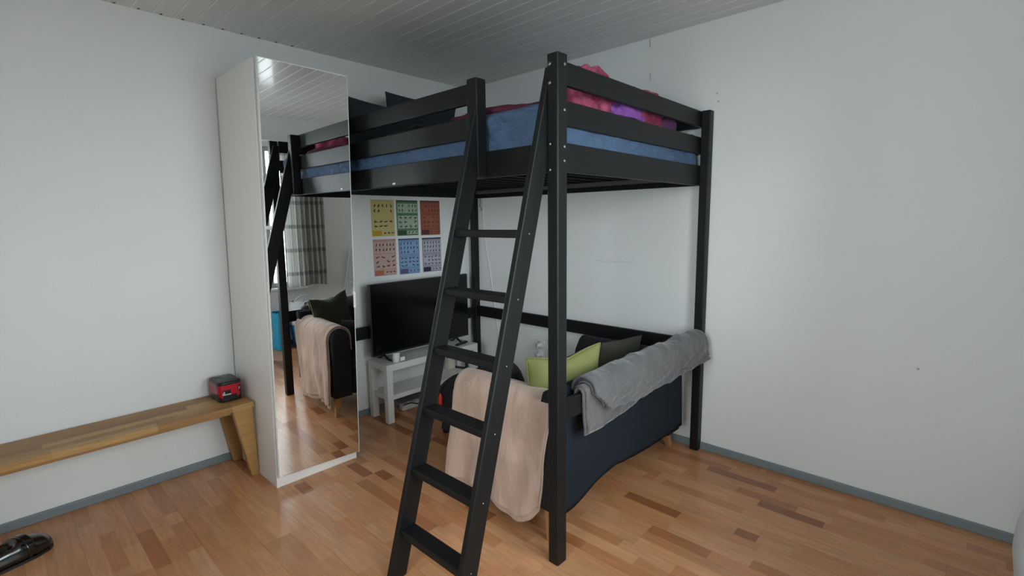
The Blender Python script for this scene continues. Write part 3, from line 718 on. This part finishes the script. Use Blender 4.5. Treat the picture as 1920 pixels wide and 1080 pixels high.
# ------------------------------------------------------------------ wooden bench and the pack on it
be = thing('wooden_bench', (-2.70, -.18, 0), 'long narrow solid wood bench along the left wall beside the wardrobe', 'bench')
rnd = random.Random(3)
BT = [(.40, .22, .075), (.34, .175, .058), (.27, .13, .042), (.44, .26, .095), (.31, .155, .052)]
for k in range(6):
    ya = lerp(-.345, -.02, k/6); yb_ = lerp(-.345, -.02, (k+1)/6); xa = -3.30; m = M()
    xs_ = [-3.30]
    while xs_[-1] < -2.12: xs_.append(min(-2.088, xs_[-1]+rnd.uniform(.25, .55)))
    if xs_[-1] < -2.088: xs_.append(-2.088)
    for i in range(len(xs_)-1):
        j_ = rnd.uniform(.9, 1.1); c = tuple(q*j_ for q in rnd.choice(BT))
        X0, X1_ = xs_[i], xs_[i+1]
        m.box(X0, X1_, ya, yb_, .425, .455, c)
    m.build('stave', ACACIA, be, merge=False)
for yy in (-.315, -.075): M().box(-3.16, -2.20, yy, yy+.03, .400, .425, BT[1]).build('apron', ACACIA, be, bevel=.003)
def bleg(y0, y1, xo, xi, bo, bi):
    return M().hexa([(bo, y0, 0), (bi, y0, 0), (bi, y1, 0), (bo, y1, 0)], [(xo, y0, .425), (xi, y0, .425), (xi, y1, .425), (xo, y1, .425)], BT[0]).build('leg', ACACIA, be, bevel=.004)
bleg(-.345, -.305, -2.205, -2.098, -2.132, -2.088); bleg(-.06, -.02, -2.205, -2.098, -2.140, -2.088)
bleg(-.345, -.305, -3.29, -3.18, -3.30, -3.25); bleg(-.06, -.02, -3.29, -3.18, -3.30, -3.25)
pkk = thing('drink_pack', (-2.17, -.14, .455), 'shrink-wrapped black and red pack of cans on the bench end beside the wardrobe', 'pack')
RD = (.42, .008, .02)
for ix in range(2):
    for iy in range(3):
        cx, cy = -2.205+.062*ix+.0, -.205+.062*iy
        def cf(i, k):
            if i in (3, 4): return RD if (k+iy) % 5 else (.6, .5, .5)
            return (.012, .012, .013)
        M().lathe([(0, 0), (.024, 0), (.030, .006), (.030, .028), (.030, .06), (.030, .09), (.030, .105), (.024, .116), (.024, .119), (0, .117)], (cx, cy, .455), 18, colfn=cf).build('can', CAN, pkk, smooth=True)
def film(u, v):
    a = 2*PI*v; e = .30
    s_ = lambda q: math.copysign(abs(q)**e, q)
    if u < .1: k = u/.1; z = 0
    elif u > .8: k = ((1-u)/.2)**.6; z = .121+.004*(1-k)
    else: k = 1; z = (u-.1)/.7*.121
    w1 = .0022*nz(math.cos(a)*6, math.sin(a)*6, z*40)
    return (-2.174+s_(math.cos(a))*(.064*k+w1), -.143+s_(math.sin(a))*(.095*k+w1), .4555+z+.003*nz(math.cos(a)*4*k, math.sin(a)*4*k, 3)*(u > .8))
def filmcol(u, v):
    q = nz(math.cos(2*PI*v)*2.6+4, math.sin(2*PI*v)*2.6, u*3.2)
    if .24 < u < .66 and q > -.22: return (.42, .01, .025)
    if .30 < u < .58 and q < -.42: return (.45, .42, .42)
    return (.012, .013, .014)
M().grid(film, 24, 64, closed_v=True, colfn=filmcol).build('shrink_wrap', CAN, pkk, smooth=True)

# ------------------------------------------------------------------ black shoe at the left edge
sh_ = thing('shoe', (-3.16, -.33, 0), 'shiny black leather shoe lying on the floor at the left edge', 'shoe')
ax = Vector((-.27, -.12, 0)).normalized(); sd_ = Vector((-ax.y, ax.x, 0)); toe = Vector((-3.02, -.285, 0)); LEN = .30
def hw(t): return interp([0, .04, .12, .3, .5, .72, .9, .97, 1], [.006, .036, .058, .068, .062, .052, .048, .034, .008], t)
def topz(t): return interp([0, .05, .15, .30, .45, .6, .8, .95, 1], [.018, .055, .075, .092, .108, .105, .095, .088, .060], t)
def upper(u, v):
    t = u; a = PI*v; w_ = hw(t); z = topz(t)
    open_ = sm((t-.42)/.12)*(1-sm((t-.93)/.05))
    zz = .012+(z-.012)*max(0, math.sin(a))**.6
    zz -= open_*(.050)*max(0, math.sin(a))**6
    p = toe+ax*(LEN*t)+sd_*(w_*math.cos(a)); return (p.x, p.y, zz)
M().grid(upper, 50, 26).build('upper', SHOE, sh_, smooth=True, solid=.003)
m = M()
ring = [toe+ax*(LEN*t)+sd_*(hw(t)+.003) for t in [k/24 for k in range(25)]]+[toe+ax*(LEN*t)-sd_*(hw(t)+.003) for t in [k/24 for k in reversed(range(25))]]
m.hexa([(p.x, p.y, 0) for p in ring], [(p.x, p.y, .013) for p in ring]); m.build('sole', PLASTB, sh_)
m = M(); q = toe+ax*.13
m.grid(lambda u, v: tuple(toe+ax*(LEN*lerp(.30, .40, u))+sd_*(hw(.35)*1.02*math.cos(PI*v))+Vector((0, 0, .016+(topz(.35)-.010)*max(0, math.sin(PI*v))**.6))), 6, 20)
m.build('strap', SHOE, sh_, smooth=True, solid=.003)

# ------------------------------------------------------------------ laundry bag, blue carrier bag and rack in the corner behind
lg = thing('laundry_bag', (-.76, -3.765, 0), 'round white and blue laundry bag in the corner at the right edge', 'laundry bag')
def lf(u, v):
    a = 2*PI*v
    prof_r = interp([0, .04, .1, .35, .65, .85, 1], [.0, .115, .13, .150, .172, .168, .135], u); z = interp([0, .04, .1, .35, .65, .85, 1], [.004, .004, .02, .15, .34, .46, .535], u)
    k = 1+.05*nz(math.cos(a)*2, math.sin(a)*2, z*5)
    return (-.76+prof_r*k*math.cos(a), -3.765+prof_r*k*math.sin(a), z)
M().grid(lf, 30, 48, closed_v=True).build('body', [BAGW, BAGB], lg, smooth=True, solid=.004)
o = bpy.data.objects['body.006'] if False else lg.children[0]
for p in o.data.polygons:
    if p.center.z < .22+.05*math.sin(p.center.x*30): p.material_index = 1
M().tube([(-.76+.135*math.cos(2*PI*k/28), -3.765+.135*math.sin(2*PI*k/28), .535) for k in range(29)], .006, 6).build('rim', PLASTW, lg, smooth=True)
M().tube([(-.76+.13*math.cos(PI*k/16), -3.70, .50+.115*math.sin(PI*k/16)) for k in range(17)], .008, 6).build('hoop_handle', PLASTW, lg, smooth=True)
crumple('laundry', BAGW, (-.76, -3.765, .50), .11, .11, .05, None, None, .4, 5, par=lg)
bg2 = thing('carrier_bag', (-1.05, -3.80, 0), 'bright blue carrier bag on the floor beside the balcony door', 'bag')
def cb2(u, v):
    a = 2*PI*v; s_ = lambda q: math.copysign(abs(q)**.5, q)
    z = lerp(.003, .43, sm((u-.08)/.92)) if u > .08 else .003
    k = min(1, u/.08)*(1-.12*(z/.43))
    return (-1.03+.07*k*s_(math.cos(a))+.01*nz(z*9, a, 1), -3.79+.12*k*s_(math.sin(a)), z+.02*nz(math.cos(a)*2, math.sin(a)*2, 1)*(z > .3))
M().grid(cb2, 24, 40, closed_v=True).build('body', BAGC, bg2, smooth=True, solid=.003)
M().tube([(-1.0, -3.80+.05*math.cos(PI*k/14), .42+.13*math.sin(PI*k/14)) for k in range(15)], .009, 6).build('handle', BAGC, bg2, smooth=True)
rk = thing('drying_rack', (-.14, -3.72, 0), 'folded white tube drying rack leaning in the corner', 'rack')
for dx in (0, .03):
    M().tube([(-.26-dx, -3.90, .01), (-.05-dx*.6, -3.91, 1.10), (-.05-dx*.6, -3.67, 1.11), (-.26-dx, -3.68, .01)], .009, 8).build('frame', FRAME, rk, smooth=True)
for k in range(4): M().tube([(-.09-.04*k, -3.905, .9-.2*k), (-.09-.04*k, -3.675, .9-.2*k)], .005, 6).build('rung', FRAME, rk, smooth=True)

for o in list(bpy.data.objects):
    if '_o' in o: del o['_o']
